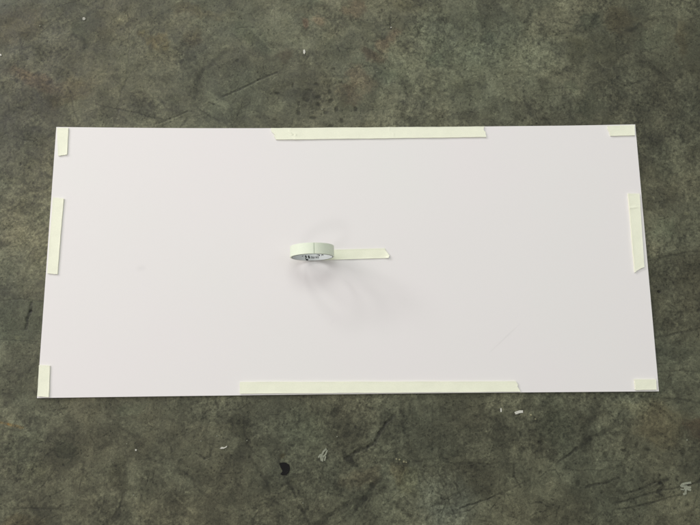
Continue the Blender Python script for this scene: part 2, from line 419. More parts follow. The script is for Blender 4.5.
    for q in range(9):
        R_ = 30+q*5
        stroke([(2+R_*0.9*math.cos(a), 250-R_*1.0*math.sin(a)) for a in (0.35, 0.65, 0.95, 1.25)], 1.0, 0.84 if q % 2 else 1.12, jit=1)
    stroke([(41, 160), (34, 200), (24, 232)], 1.0, 0.84)
    blob(44, 235, 9, 6, 0, 0.78); blob(3, 245, 5, 4, 0, 0.65); blob(30, 262, 20, 10, 0, 1.05)
    stroke([(-4, 301), (20, 299), (44, 301)], 1.5, 0.70, 0.0004)
    blob(16, 322, 34, 21, 0, 0.78, GRN, 0.25, warp=0.6); blob(10, 320, 6, 5, 0, 1.15)
    stroke([(31, 303), (30.5, 311), (27, 318), (26, 329)], 2.6, 0.32, 0.0012, jit=0.8)
    blob(18, 337, 3, 2.4, 0, 1.5, (1.05, 1, .9)); stroke([(-4, 339), (20, 340), (42, 342)], 1.0, 0.68, 0.0002)
    blob(20, 365, 26, 16, 0, 0.96); blob(16, 385, 6, 7, 0, 0.76); blob(8, 402, 8, 7, 0, 0.74)
    # right margin
    blob(655, 142, 18, 10, 35, 0.70); blob(644, 165, 8, 18, 0, 0.80); blob(680, 130, 20, 10, 30, 1.08)
    blob(672, 172, 24, 14, 30, 1.10, (0.98, 1.01, 1)); blob(655, 190, 8, 10, 30, 1.08); stroke([(646, 187), (658, 188), (672, 184)], 1.1, 0.7)
    blob(690, 158, 10, 8, 0, 0.80); blob(695, 190, 10, 10, 0, 0.80); blob(654, 198, 3, 1.5, 30, 1.6); blob(686, 214, 4, 2.4, 0, 1.55, (1, .98, .9))
    blob(663, 222, 14, 14, 0, 1.06, GRN); blob(690, 232, 12, 8, 0, 0.84)
    stroke([(648, 261), (665, 256), (685, 252), (704, 251)], 1.6, 0.70, 0.0003); blob(678, 268, 30, 14, 3, 0.74, (1, 1, .98), 0.3)
    blob(659, 291.5, 2.2, 1.7, 0, 0.10, (1, 1, 1), 0.4, 0.0015, warp=0.2)
    blob(690, 285, 14, 12, 0, 1.05); stroke([(655, 338), (675, 334), (704, 327)], 1.8, 0.66, 0.0004); blob(680, 318, 26, 8, 8, 1.08)
    blob(675, 350, 24, 12, 0, 0.86); stroke([(660, 372), (680, 371), (704, 371)], 1.5, 0.66, 0.0003); blob(672, 340, 7, 6, 0, 1.12)
    blob(690, 395, 14, 10, 0, .85); stroke([(640, 397), (670, 398), (704, 403)], 1.7, 0.66, 0.0003)
    blob(680, 210, 34, 200, 0, 0.90, (1, 1, 1), 0.9)
    # below the board, left
    blob(350, 455, 380, 60, 0, 0.80, (1, 1, 1), 0.9)  # wide soft darkening: lamp falloff put into the floor colour, partly stain
    stroke([(-4, 421), (8, 424), (22, 428)], 2.2, 0.9, 0.0003, (1.35, 1.02, 0.7)); stroke([(0, 427), (20, 431)], 1.2, 0.75)
    blob(45, 425, 30, 12, -20, 1.18); blob(20, 445, 26, 22, 0, 1.12, GRN, 0.8); blob(5, 407, 4, 4, 0, 0.6)
    blob(66, 451, 13, 13, 0, 0.66, GRN, 0.4); blob(80, 440, 16, 8, 30, 0.80); blob(55, 470, 10, 16, 0, 0.78)
    blob(38, 470, 16, 12, 0, 1.22, (1, 1.02, .94)); blob(19, 500, 14, 9, 0, 1.30, (1, 1, 1)); blob(31, 464, 2.2, 3.2, 0, 1.6)
    blob(118, 478, 12, 16, 0, 0.66, (1, 1, .94), 0.35); blob(92, 492, 10, 8, 0, 0.76); blob(104, 515, 26, 14, 0, 0.74); blob(95, 455, 10, 12, 0, 0.84)
    blob(112, 457, 14, 8, 0, 1.18); blob(130, 408, 14, 10, 0, 1.12, GRN); blob(165, 412, 14, 14, 0, .8); blob(110, 405, 10, 10, 0, 0.86)
    stroke([(121, 496), (117, 506), (111, 515)], 1.8, 1.35, 0, jit=.8); stroke([(124, 492), (119, 507), (112, 519)], 1.6, 0.62, .0004)
    stroke([(84, 463), (82, 471)], 2.4, .6, .0004)
    stroke([(112, 422), (128, 432), (144, 438)], 2.2, 0.72, jit=2); blob(140, 443, 7, 5, 0, 0.56); blob(138, 455, 4, 8, 0, 0.75); blob(148, 460, 8, 8, 0, .78)
    stroke([(10, 509), (35, 508), (60, 509)], 1.6, 0.60, 0.0004); stroke([(0, 480), (30, 477)], 1.0, .8)
    blob(150, 480, 20, 16, 0, 1.08); blob(172, 505, 8, 10, 0, .66); blob(20, 522, 30, 6, 0, 0.85, BRN)
    # below, middle left
    blob(236, 428, 11, 16, 10, 0.70, (1, 1, .94), .3); blob(226, 419, 12, 8, 0, .76); blob(246, 455, 7, 18, 8, 0.76); blob(262, 480, 7, 18, 22, 0.66)
    blob(238, 470, 18, 16, 0, 0.88); stroke([(243, 420), (247, 440), (251, 458), (262, 474), (270, 492)], 2.2, 0.62, .0004, jit=2.2)
    stroke([(199, 455), (204, 459), (210, 456), (211, 448)], 2.2, 0.5, .0005); blob(200, 440, 8, 12, 0, .78); blob(186, 420, 7, 14, 0, .8)
    blob(212, 428, 8, 8, 0, 1.14); blob(190, 430, 5, 16, 0, 1.14); stroke([(206, 400), (205, 440)], 2, .78, jit=2)
    stroke([(173, 494), (182, 503), (193, 513)], 1.7, 1.45, 0, jit=.4); stroke([(176, 468), (186, 474), (200, 490), (212, 500)], 2, .7, jit=2)
    blob(196, 510, 20, 9, 10, 1.2); blob(225, 505, 14, 12, 0, .82); blob(198, 482, 12, 7, 0, 1.1); blob(275, 410, 12, 10, 0, .78)
    blob(293, 481, 7, 6, 0, .70, (1, 1, .9)); stroke([(288, 482), (292, 489), (295, 496)], 2.2, .56, .0004); blob(284, 457, 4, 2.5, 0, .8, (1.25, 1.05, .7))
    stroke([(300, 506), (304, 513), (309, 524)], 2.4, .56, .0004); blob(258, 492, 6, 6, 0, 1.2)
    blob(310, 430, 34, 28, 0, 1.06, GRN, .8); stroke([(300, 400), (297, 440), (298, 480)], 1.2, .84, jit=.6)
    stroke([(316, 527), (330, 515), (345, 505), (360, 499)], 4.5, .66, .0003, jit=2); blob(352, 458, 5, 4, 0, .5); blob(340, 480, 16, 10, 0, .86)
    stroke([(346, 520), (354, 508)], 1.8, 1.3); stroke([(255, 506), (262, 500), (275, 497)], 1.2, .7); blob(320, 412, 9, 6, 0, .84); blob(270, 512, 9, 7, 0, 1.1)
    blob(330, 502, 15, 9, 30, 1.1); stroke([(250, 522), (258, 512)], 1.4, .7)
    # below, middle right
    stroke([(346, 460), (356, 453), (368, 447), (376, 441), (379, 433), (386, 423), (394, 415)], 2.8, 0.45, .0009, jit=1.3)
    blob(404, 417, 22, 12, 20, .66, (.99, 1, 1), .4); blob(396, 432, 16, 16, 0, .74); blob(412, 440, 12, 12, 30, .74); blob(430, 430, 20, 20, 0, .84)
    blob(358, 425, 18, 16, 0, 1.05); blob(362, 478, 14, 14, 0, .98, (1.14, .98, .9)); blob(352, 470, 6, 6, 0, 1.08)
    stroke([(346, 520), (356, 508), (364, 498), (373, 486), (386, 474)], 4.2, .52, .0004, jit=2.0); blob(354, 500, 12, 10, 50, .68); blob(376, 503, 20, 20, 0, .88)
    stroke([(404, 497), (410, 503)], 1.5, .6); blob(398, 470, 12, 14, 0, .9, BRN)
    blob(410, 478, 16, 12, 0, 1.18, (1.02, 1.01, .9)); blob(450, 508, 34, 26, 0, 1.42, (.90, .98, 1.18), .9); blob(482, 505, 10, 8, 0, 1.22)  # the bluish blob is floor sheen painted into the colour
    for pts in (((438, 472), (444, 488), (450, 504), (456, 518)), ((432, 506), (444, 500), (458, 492)), ((449, 500), (466, 488)), ((436, 492), (448, 500)),
                ((452, 514), (470, 510), (482, 500)), ((430, 517), (445, 508)), ((462, 507), (478, 502), (494, 497)), ((455, 483), (460, 495))):
        stroke(pts, 1.3, .62, .0003, jit=1)
    stroke([(460, 508), (490, 498), (516, 486), (530, 479)], 1.5, .64, .0003)
    stroke([(432, 405), (432, 460), (433, 526)], 1.2, .84, jit=.5); stroke([(448, 463), (470, 463), (488, 464), (500, 462)], 1.7, .66, .0003)
    blob(508, 452, 14, 12, 40, 1.24); blob(476, 455, 12, 7, 0, 1.12); blob(498, 438, 14, 10, 0, .76); blob(505, 424, 22, 7, 25, .76); blob(485, 415, 9, 9, 0, .82)
    stroke([(514, 464), (514, 476), (521, 487)], 1.7, .56, .0004); stroke([(474, 432), (487, 432), (484, 440)], 1.2, 1.3)
    blob(445, 410, 9, 8, 0, 1.15); stroke([(428, 410), (431, 422), (428, 430)], 1.4, 1.28); blob(530, 425, 12, 8, 0, .82); blob(467, 440, 14, 10, 0, 1.07)
    for i in range(60):
        px = rng.gauss(440, 22); py = rng.uniform(415, 520)
        a = rng.uniform(0, 3.14); L = rng.uniform(1.5, 5)
        stroke([(px, py), (px+L*math.cos(a), py+L*math.sin(a))], rng.uniform(.8, 1.4), .64, .0003, jit=1.5)
    # below, right
    stroke([(595, 402), (592, 420), (588, 438), (583, 450)], 6.5, .76, jit=2.5)
    stroke([(558, 462), (570, 454), (578, 447)], 1.9, .45, .0006, jit=.7); stroke([(578, 447), (590, 438), (604, 432), (618, 423)], 4.0, .68, jit=2)
    blob(560, 430, 20, 24, 0, 1.05, GRN, .8); blob(640, 405, 24, 10, 0, 1.12, (1.05, 1, .92)); blob(610, 415, 12, 9, 0, 1.08)
    for (px, py, rx, ry) in ((541, 443, 3.6, 3), (606, 454, 2.6, 4), (623, 450, 3.4, 1.6), (637, 445, 2, 3.2), (669, 448, 1.6, 2.4), (614, 455, 1.7, 3), (632, 470, 2, 2), (579, 484, 2.4, 3.6), (540, 472, 2, 2.4), (648, 450, 3.6, 2), (687, 505, 3, 3), (683, 452, 3, 6)):
        blob(px, py, rx, ry, 15, .5, (1, 1, .96), .5, .0005, warp=.5)
    blob(586, 500, 30, 22, 0, .76, (.99, 1, 1), .6); blob(612, 505, 8, 14, 0, .72); blob(540, 500, 24, 10, 20, .86); blob(665, 425, 30, 20, 0, 1.05, BRN)
    stroke([(586, 487), (600, 484), (619, 478)], 2.0, .48, .0006, jit=.8); stroke([(624, 494), (640, 489), (655, 483), (668, 479)], 1.9, .5, .0006, jit=.8)
    stroke([(616, 503), (634, 499), (650, 493), (672, 489), (704, 481)], 1.5, .52, .0005, jit=.8); stroke([(616, 510), (640, 506), (660, 500), (682, 495)], 1.5, .54, .0005, jit=.8)
    stroke([(655, 475), (660, 476), (660, 484), (664, 487), (658, 492), (663, 495)], 2.6, .5, .0005); stroke([(654, 487), (668, 480)], 1.8, .5); stroke([(656, 496), (662, 496)], 2.4, .52)
    stroke([(540, 477), (546, 472), (556, 470), (560, 476), (562, 482)], 1.4, .64, .0003); stroke([(563, 469), (585, 470), (604, 470)], 1.2, .66)
    stroke([(530, 504), (540, 502), (550, 508)], 1.3, .62); stroke([(520, 520), (540, 512), (552, 508)], 1.3, .68); stroke([(531, 490), (531, 500)], 1.2, 1.3)
    stroke([(640, 396), (652, 405), (664, 412), (676, 422)], 2.4, .66, jit=1.5); stroke([(675, 500), (690, 484), (704, 478)], 1.2, .7)
    stroke([(626, 463), (634, 455), (640, 462)], 1.4, 1.2); blob(678, 440, 5, 14, 20, .8); blob(695, 515, 18, 14, 0, .82); blob(640, 515, 30, 8, 0, .92)
    blob(700, 430, 14, 12, 0, .8, RED)

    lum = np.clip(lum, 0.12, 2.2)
    Z += 0.0004*fbm(X, Y, 9, 3, 203) + 0.00012*fin
    Z -= Z.max()*0 + 0.0006      # everything stays under the board
    nv = nx*ny
    co = np.empty((nv, 3), np.float32); co[:, 0] = X; co[:, 1] = Y; co[:, 2] = Z
    i = np.arange(nx-1)[None, :] + (np.arange(ny-1)*nx)[:, None]
    q = np.stack([i, i+1, i+nx+1, i+nx], -1).reshape(-1).astype(np.int32)
    # under the board the sheet needs no relief: one sunk quad instead of the fine cells
    q = q.reshape(-1, 4)
    qx = X[q[:, 0]]; qy = Y[q[:, 0]]
    q = q[~((qx > 0.05) & (qx < BW-0.05) & (qy > 0.05) & (qy < BH-0.05))]
    used = np.zeros(nx*ny, bool); used[q.ravel()] = True
    remap = np.cumsum(used)-1
    q = remap[q]
    base = int(used.sum())
    under = np.array([(0.04, 0.04, -0.004), (BW-0.04, 0.04, -0.004), (BW-0.04, BH-0.04, -0.004), (0.04, BH-0.04, -0.004)], np.float32)
    co = np.vstack([co[used], under])
    r = np.append(r[used], [.1]*4); g = np.append(g[used], [.1]*4); b = np.append(b[used], [.065]*4); lum = np.append(lum[used], [1]*4)
    q = np.vstack([q, [[base, base+1, base+2, base+3]]]).astype(np.int32)
    nf = len(q); nv = len(co); q = q.ravel()
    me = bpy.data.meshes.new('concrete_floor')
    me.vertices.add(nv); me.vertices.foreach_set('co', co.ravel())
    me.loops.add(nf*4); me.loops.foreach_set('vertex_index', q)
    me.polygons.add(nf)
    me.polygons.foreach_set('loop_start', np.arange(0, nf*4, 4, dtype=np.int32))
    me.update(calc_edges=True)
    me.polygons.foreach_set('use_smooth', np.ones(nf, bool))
    ca = me.color_attributes.new('stain', 'FLOAT_COLOR', 'POINT')  # slab colour and stains, with painted falloff and sheen included
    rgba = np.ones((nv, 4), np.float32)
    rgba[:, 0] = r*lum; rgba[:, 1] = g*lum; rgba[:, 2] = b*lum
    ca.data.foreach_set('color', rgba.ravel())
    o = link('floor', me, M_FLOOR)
    print('floor verts', nv)
    return o
tag(build_floor(), kind='structure')

# ------------------------------------------------------------------ white board
board = empty('foam_board', (0, 0, 0))
tag(board, 'large white rectangular foam board lying flat on the concrete floor, edged with tape', 'board')
_e = [at(px, py, BT) for px, py in ((56, 127), (130, 127.8), (200, 128.2), (260, 128.2), (380, 127.6), (500, 126.3), (570, 125.6), (635, 125))]
EX = [p[0] for p in _e]; EY = [p[1]-BH for p in _e]; EY[0] = EY[-1] = 0.0
def slab(name, inset, z0, z1, mat, bev=0.0):
    bm = bmesh.new()
    n, m = 26, 12
    def ring(x0, y0, x1, y1, z):
        def dy(x, v):       # the board's long sides are not cut quite straight
            top = np.interp(x, EX, EY); bottom = 0.0012*math.sin(math.pi*x/BW)
            return top*v + bottom*(1-v)
        return [[bm.verts.new((x0+(x1-x0)*i/n, y0+(y1-y0)*j/m+dy(x0+(x1-x0)*i/n, j/m), z)) for i in range(n+1)] for j in range(m+1)]
    a = inset
    T = ring(a, a, BW-a, BH-a, z1); B = ring(a, a, BW-a, BH-a, z0)
    for G in (T, B):
        for j in range(m):
            for i in range(n): bm.faces.new((G[j][i], G[j][i+1], G[j+1][i+1], G[j+1][i]))
    edge = lambda G: G[0][:] + [G[j][n] for j in range(1, m+1)] + [G[m][i] for i in range(n-1, -1, -1)] + [G[j][0] for j in range(m-1, 0, -1)]
    eT, eB = edge(T), edge(B)
    for i in range(len(eT)):
        k = (i+1) % len(eT); bm.faces.new((eB[i], eB[k], eT[k], eT[i]))
    return link(name, bm, mat, board)
slab('face_sheet', 0.0, 0.0045, BT, M_BOARD)
slab('foam_core', 0.0004, 0.0007, 0.0045, M_FOAM)
slab('backing_sheet', 0.0, 0.0002, 0.0007, M_BOARD)

# ------------------------------------------------------------------ strips of tape on the board
def strip(name, outline_px, label, thick=0.0024, crease=(), z=BT, curl=0.0004, parent=None, group='strips of masking tape stuck along the board edges'):
    """outline: top-left, top-right, bottom-right, bottom-left of the strip in its long direction; ends = lists of extra ragged points"""
    L, R_ = outline_px                         # two end lines, each a list of points from side A to side B
    zt = z+thick
    A = [Vector(at(*p, zt)) for p in L]; B = [Vector(at(*p, zt)) for p in R_]
    cx = sum((p.x for p in A+B))/len(A+B); cy = sum((p.y for p in A+B))/len(A+B)
    def sample(P, t):
        f = t*(len(P)-1); i = min(int(f), len(P)-2); return P[i].lerp(P[i+1], f-i)
    ln = (A[0]-B[0]).length
    n = max(6, int(ln/0.004)); m = 12
    bm = bmesh.new(); rr = random.Random(label)
    ph = [rr.uniform(0, 6.28) for _ in range(6)]
    top = []; bot = []
    for j in range(m+1):
        t = j/m; a = sample(A, t); b = sample(B, t)
        rt, rb = [], []
        # fibres at the torn ends
        e0 = rr.uniform(-0.0005, 0.0005); e1 = rr.uniform(-0.0005, 0.0005)
        d = (b-a).normalized()
        for i in range(n+1):
            s = i/n; p = a.lerp(b, s)
            if i == 0: p = p+d*e0
            if i == n: p = p+d*e1
            sd = (B[0]-A[0]).normalized(); nrm = Vector((-sd.y, sd.x))
            wob = 0.00018*math.sin(s*ln*40+ph[0])+0.00010*math.sin(s*ln*190+ph[1])
            p = p+nrm*wob
            edge = abs(t-0.5)*2
            zz = zt + curl*edge**6*(0.6+0.4*math.sin(s*ln*60+ph[2])) + 0.00010*math.sin(s*ln*90+ph[3]+t*2) + 0.00004*math.sin(s*ln*330+ph[4]+t*5)
            for (cs, cw, ch) in crease:
                x = (s-cs-(t-.5)*0.012)*ln/cw
                zz += ch*math.exp(-x*x)
            ende = min(s, 1-s)*ln
            zz += curl*0.8*math.exp(-(ende/0.003)**2)
            rt.append(bm.verts.new((p.x-cx, p.y-cy, zz-z)))
            lift = 0.0 
            rb.append(bm.verts.new((p.x-cx, p.y-cy, 0.0001)))
        top.append(rt); bot.append(rb)
    for j in range(m):
        for i in range(n):
            bm.faces.new((top[j][i], top[j][i+1], top[j+1][i+1], top[j+1][i]))
            bm.faces.new((bot[j][i], bot[j+1][i], bot[j+1][i+1], bot[j][i+1]))
    per = lambda G: G[0][:] + [G[j][n] for j in range(1, m+1)] + [G[m][i] for i in range(n-1, -1, -1)] + [G[j][0] for j in range(m-1, 0, -1)]
    pt, pb = per(top), per(bot)
    for i in range(len(pt)):
        k = (i+1) % len(pt); bm.faces.new((pb[i], pb[k], pt[k], pt[i]))
    o = link(name, bm, M_TAPE, parent)
    o.location = (cx, cy, z)
    if group: tag(o, label, 'tape', group)
    return o

strip('tape_strip', ([(57.0, 127.8), (68.4, 128.2)], [(58.2, 155.8), (67.0, 154.4)]),
      'short cream tape piece standing upright in the top left corner of the white board')
strip('tape_strip', ([(53.0, 197.6), (63.6, 198.6)], [(47.2, 273.4), (57.3, 274.2)]),
      'medium cream tape strip along the middle of the board\'s left edge')
strip('tape_strip', ([(38.9, 365.3), (49.7, 365.6)], [(37.3, 396.3), (48.8, 397.0)]),
      'short cream tape piece standing upright in the bottom left corner of the white board')
strip('tape_strip', ([(239.8, 382.0), (239.8, 393.6)], [(515.8, 381.4), (518.0, 384.6), (517.3, 386.6), (520.6, 391.8)]),
      'longest cream tape strip, running along the bottom edge of the board')
strip('tape_strip', ([(270.8, 128.1), (271.6, 131.8), (274.6, 134.6), (274.0, 136.0), (276.0, 139.6)], [(484.3, 126.5), (483.6, 129.5), (485.6, 132.5), (486.2, 137.0)]),
      'long cream tape strip along the top edge of the board with a small crease', crease=((0.085, 0.0012, 0.0011), (0.10, 0.0012, 0.0009), (0.56, 0.0015, 0.0005)))
strip('tape_strip', ([(607.6, 126.0), (608.2, 129.5), (609.4, 131.5), (610.4, 135.8)], [(634.6, 125.0), (634.9, 135.3)]),
      'short cream tape piece lying across the top right corner of the white board')
strip('tape_strip', ([(628.2, 193.6), (639.4, 193.6)], [(635.0, 272.2), (639.5, 269.0), (644.4, 266.8)]),
      'medium cream tape strip along the board\'s right edge, its lower end torn slanting', thick=0.0030, crease=((0.19, 0.0015, 0.0008),))
strip('tape_strip', ([(634.6, 379.3), (635.7, 390.0)], [(655.9, 379.3), (656.7, 389.6)]),
      'short cream tape piece lying across the bottom right corner, set in from the edges', thick=0.0030)

# ------------------------------------------------------------------ roll of tape standing on its edge
RO, RI, RCI, TW = 0.0455, 0.0430, 0.0418, 0.0228
bx, by = at(313.4, 255.4, BT)
ang = math.atan2(at(388, 253.9, BT)[1]-at(340, 255.3, BT)[1], at(388, 253.9, BT)[0]-at(340, 255.3, BT)[0])
roll = empty('tape_roll', (bx, by, BT+0.0006), ang)
tag(roll, 'roll of cream masking tape standing upright mid board with its end pulled out', 'tape roll')
def ring(name, prof, mat, seg=128, spiral=0.0, smoothed=True):
    """closed profile (radius, y) swept about the y axis through (0, 0, RO)"""
    bm = bmesh.new(); rows = []
    for i in range(seg):
        a = 2*math.pi*i/seg
        rows.append([bm.verts.new((rr*math.sin(a), y, RO-rr*math.cos(a))) for (rr, y) in prof])
    for i in range(seg):
        k = (i+1) % seg
        for j in range(len(prof)):
            l = (j+1) % len(prof)
            bm.faces.new((rows[i][j], rows[k][j], rows[k][l], rows[i][l]))
    o = link(name, bm, mat, roll, smooth=smoothed)
    return o
h = TW/2
tp = ring('wound_tape', [(RI, -h+0.0001), (RO-0.0003, -h+0.0001), (RO, -h+0.0004), (RO, h-0.0004), (RO-0.0003, h-0.0001), (RI, h-0.0001)], M_ROLL)
try:
    tp.data.set_sharp_from_angle(angle=math.radians(40))
except Exception: pass
# layer grooves on the two faces of the winding, the overlapping top layer
cr = ring('core', [(RCI, -h), (RCI+0.0003, -h-0.0002), (RI-0.00005, -h-0.0002), (RI-0.00005, h+0.0002), (RCI+0.0003, h+0.0002), (RCI, h)], M_CORE)
try:
    cr.data.set_sharp_from_angle(angle=math.radians(40))
except Exception: pass
for sgn in (-1,):
    bm = bmesh.new(); seg = 128
    y = sgn*(h+0.0004)
    vs = []
    for i in range(seg):
        a = 2*math.pi*i/seg
        vs.append([bm.verts.new((rr*math.sin(a), yy, RO-rr*math.cos(a))) for rr, yy in ((RCI+0.0002, sgn*(h+.0001)), (RCI+0.0004, y), (RI-0.0001, y), (RI+0.0002, sgn*(h-.0002)))])
    for i in range(seg):
        k = (i+1) % seg
        for j in range(3):
            bm.faces.new((vs[i][j], vs[k][j], vs[k][j+1], vs[i][j+1]))
    link('core_edge', bm, M_COREEDGE, cr)
# overlap step: outer lap that ends near the top of the roll and runs on to the loose end
def bent(name, a0, a1, r0, r1, y0, y1, mat, parent, n=60):
    bm = bmesh.new(); rows = []
    for i in range(n+1):
        a = a0+(a1-a0)*i/n
        rows.append([bm.verts.new((rr*math.sin(a), y, RO-rr*math.cos(a))) for rr, y in ((r0, y0), (r1, y0), (r1, y1), (r0, y1))])
    for i in range(n):
        for j in range(4):
            l = (j+1) % 4; bm.faces.new((rows[i][j], rows[i+1][j], rows[i+1][l], rows[i][l]))
    bm.faces.new(rows[0]); bm.faces.new(rows[-1][::-1])
    return link(name, bm, mat, parent)
A_SEAM = math.radians(180-7.5)       # angle measured from the foot, positive to the right
bent('outer_lap', A_SEAM+0.015, math.radians(352), RO-0.0002, RO+0.00045, -h+0.0002, h-0.0005, M_ROLL, roll)
bent('seam', A_SEAM-0.012, A_SEAM+0.010, RO-0.0002, RO+0.00012, -h+0.0003, h-0.0004, mat_plain('seam_grey', (0.46, 0.53, 0.42), .7, .2), roll, 2)

# printed marks inside the core, at its foot
def prints():
    marks = []
    def poly(pts): marks.append(pts)
    def bar(x0, y0, x1, y1, w):
        d = Vector((x1-x0, y1-y0)); l = d.length; d /= l; nn = Vector((-d.y, d.x))*w/2
        poly([(x0-nn.x, y0-nn.y), (x1-nn.x, y1-nn.y), (x1+nn.x, y1+nn.y), (x0+nn.x, y0+nn.y)])
    def dia(cx, cy, a, b): poly([(cx-a, cy), (cx, cy-b), (cx+a, cy), (cx, cy+b)])
    # units: mm along the rim (x) and across the core (y)
    # emblem: three dark lobes round a pale middle
    bar(-12.6, 2.6, -11.0, -0.6, 2.2); bar(-7.8, 2.6, -6.4, -1.4, 2.4); bar(-11.8, -3.2, -8.4, -3.6, 2.2); bar(-12.6, -1.0, -11.4, -3.2, 1.2)
    # small lettering, too small to read in the photograph
    x = -3.6
    for g in ((0, 0, 0, 1), (1, 0, 1, 1), (0, 1, 1, 0)):
        pass
    def stem(x): bar(x, -1.7, x, 1.3, 0.62)
    for x in (-3.8, -2.5, -1.2, 0.1, 3.6, 4.9, 6.4, 7.6): stem(x)
    bar(-3.8, 1.1, -2.5, 1.1, 0.55); bar(-1.2, -1.5, 0.1, -1.5, 0.55); bar(-1.2, -0.1, 0.1, -0.1, 0.5); bar(1.0, -1.6, 2.4, 1.2, 0.6)
    bar(3.6, 0.1, 4.9, -0.4, 0.55); bar(6.4, -1.5, 7.6, -1.5, 0.55); bar(6.4, 1.1, 7.6, 1.1, 0.5)
    # larger symbol and a last glyph
    bar(4.8, 3.3, 8.4, 3.3, 0.8); bar(8.3, 3.3, 9.6, 1.7, 1.7); bar(12.8, 1.4, 13.2, 3.4, 0.8); bar(13.2, 3.4, 15.4, 1.8, 0.8); bar(15.4, 1.8, 15.6, 3.6, 0.8)
    bar(-18.5, 1.0, -16.0, 2.0, 0.8)
    me_bm = bmesh.new()
    for pts in marks:
        # subdivide along x so that the print follows the curve
        vs_o = []; 
        def to3(x, y, rr): 
            a = (x*1.42+0.6)/1000/RCI
            return (rr*math.sin(a), (y*1.5-5.0)/1000, RO-rr*math.cos(a))
        a = [me_bm.verts.new(to3(x, y, RCI-0.00012)) for x, y in pts]
        b = [me_bm.verts.new(to3(x, y, RCI+0.0001)) for x, y in pts]
        me_bm.faces.new(a); me_bm.faces.new(b[::-1])
        for i in range(len(a)):
            k = (i+1) % len(a); me_bm.faces.new((a[i], b[i], b[k], a[k]))
    return link('printed_mark', me_bm, M_INK, cr)
prints()

# loose end: leaves the foot of the roll and lies on the board to the right
def loose_end():
    bm = bmesh.new()
    x_end_a = (Vector(at(385.2, 249.2, BT)) - Vector((bx, by))).length
    L = x_end_a
    n, m = 60, 12
    T, B = [], []
    for j in range(m+1):
        t = j/m
        y = h-0.0006-(TW-0.0012)*t
        # slanting torn end: longest at three quarters of the width
        ext = np.interp(t, [0, 0.25, 0.45, 0.75, 0.85, 1.0], [-0.001, 0.001, 0.0040, 0.0082, 0.0075, 0.0058]) + random.uniform(-.0002, .0002)
        rt, rb = [], []
        for i in range(n+1):
            s = i/n; x = s*(L+ext)
            z = 0.0010 + 0.00020*math.sin(x*150+t*2) + 0.0004*abs(2*t-1)**6
            z += 0.0022*math.exp(-((x-L-ext)/0.0045)**2)*smooth_s(0.2, 1.0, t)
            rt.append(bm.verts.new((x, y, z))); rb.append(bm.verts.new((x, y, -0.0004 if s < 0.85 else -0.0004+max(0, z-0.0016))))
        T.append(rt); B.append(rb)
    for j in range(m):
        for i in range(n):
            bm.faces.new((T[j][i], T[j][i+1], T[j+1][i+1], T[j+1][i])); bm.faces.new((B[j][i], B[j+1][i], B[j+1][i+1], B[j][i+1]))
    per = lambda G: G[0][:] + [G[j][n] for j in range(1, m+1)] + [G[m][i] for i in range(n-1, -1, -1)] + [G[j][0] for j in range(m-1, 0, -1)]
    pt, pb = per(T), per(B)
    for i in range(len(pt)):
        k = (i+1) % len(pt); bm.faces.new((pb[i], pb[k], pt[k], pt[i]))
    return link('loose_end', bm, M_TAPE, roll)
def smooth_s(a, b, v):
    t = min(1, max(0, (v-a)/(b-a))); return t*t*(3-2*t)
loose_end()

# ------------------------------------------------------------------ bits lying on the floor
def flake(name, pts_px, mat, label, cat, thick=0.0012, dome=0.0, group=None, z=0.0, tilt=0.0):
    P = [Vector(at(*p, z)) for p in pts_px]
    c = sum(P, Vector((0, 0)))/len(P)
    rr = random.Random(label)
    # round off the outline a little with intermediate jittered points
    Q = []
    for i, p in enumerate(P):
        q = P[(i+1) % len(P)]; Q.append(p)
        d = q-p; Q.append(p.lerp(q, 0.5)+Vector((-d.y, d.x))*rr.uniform(-0.06, 0.06))
    bm = bmesh.new()
    bot = [bm.verts.new((p.x-c.x, p.y-c.y, -0.0009)) for p in Q]
    top = [bm.verts.new((p.x-c.x, p.y-c.y, thick+tilt*(p.x-c.x)+rr.uniform(-.2, .2)*thick)) for p in Q]
    inn = [bm.verts.new(((p.x-c.x)*.7, (p.y-c.y)*.7, thick+dome+tilt*(p.x-c.x)*.7+rr.uniform(-.2, .2)*thick)) for p in Q]
    n = len(Q)
    for i in range(n):
        k = (i+1) % n
        bm.faces.new((bot[i], bot[k], top[k], top[i])); bm.faces.new((top[i], top[k], inn[k], inn[i]))
    bm.faces.new(inn); bm.faces.new(bot[::-1])
    o = link(name, bm, mat)
    o.location = (c.x, c.y, z)
    return tag(o, label, cat, group)

flake('rubber_flake', [(279.2, 463.4), (282.5, 462.6), (286, 462.8), (289, 464.6), (290, 468), (289.2, 472), (286.2, 474.8), (282.4, 475.2), (280.4, 474),
                       (282.4, 471.6), (282, 469.4), (280.6, 467.4)], M_BLACK,
      'round black flake on the concrete below the board, notched on its left', 'flake', 0.0012)
flake('white_scrap', [(514.4, 412.2), (518, 410.8), (522.8, 410.3), (523, 412.8), (519, 413.2), (515.6, 414.4)], M_WHITE,
      'slim curved white sliver on the concrete below the right half of the board', 'scrap', 0.0010, group='white scraps on the concrete floor')
flake('white_scrap', [(500.2, 408.4), (501.4, 408.2), (501.6, 412), (500.4, 412)], M_WHITE,
      'tiny upright pale sliver just left of the slim curved white sliver', 'scrap', 0.0008, group='white scraps on the concrete floor')
flake('white_scrap', [(303.2, 50), (304.8, 49.6), (305.4, 52.4), (304.4, 54.4), (303.2, 53)], M_WHITE,
      'small bright white chip on the concrete above the middle of the board', 'chip', 0.0010, group='white scraps on the concrete floor')
flake('white_scrap', [(82.8, 17.9), (84.4, 17.3), (85.6, 18.4), (85.2, 20), (83.6, 20.3), (82.6, 19.4)], M_GREYW,
      'tiny round white chip on the concrete near the top left of the photo', 'chip', 0.0010, group='white scraps on the concrete floor')
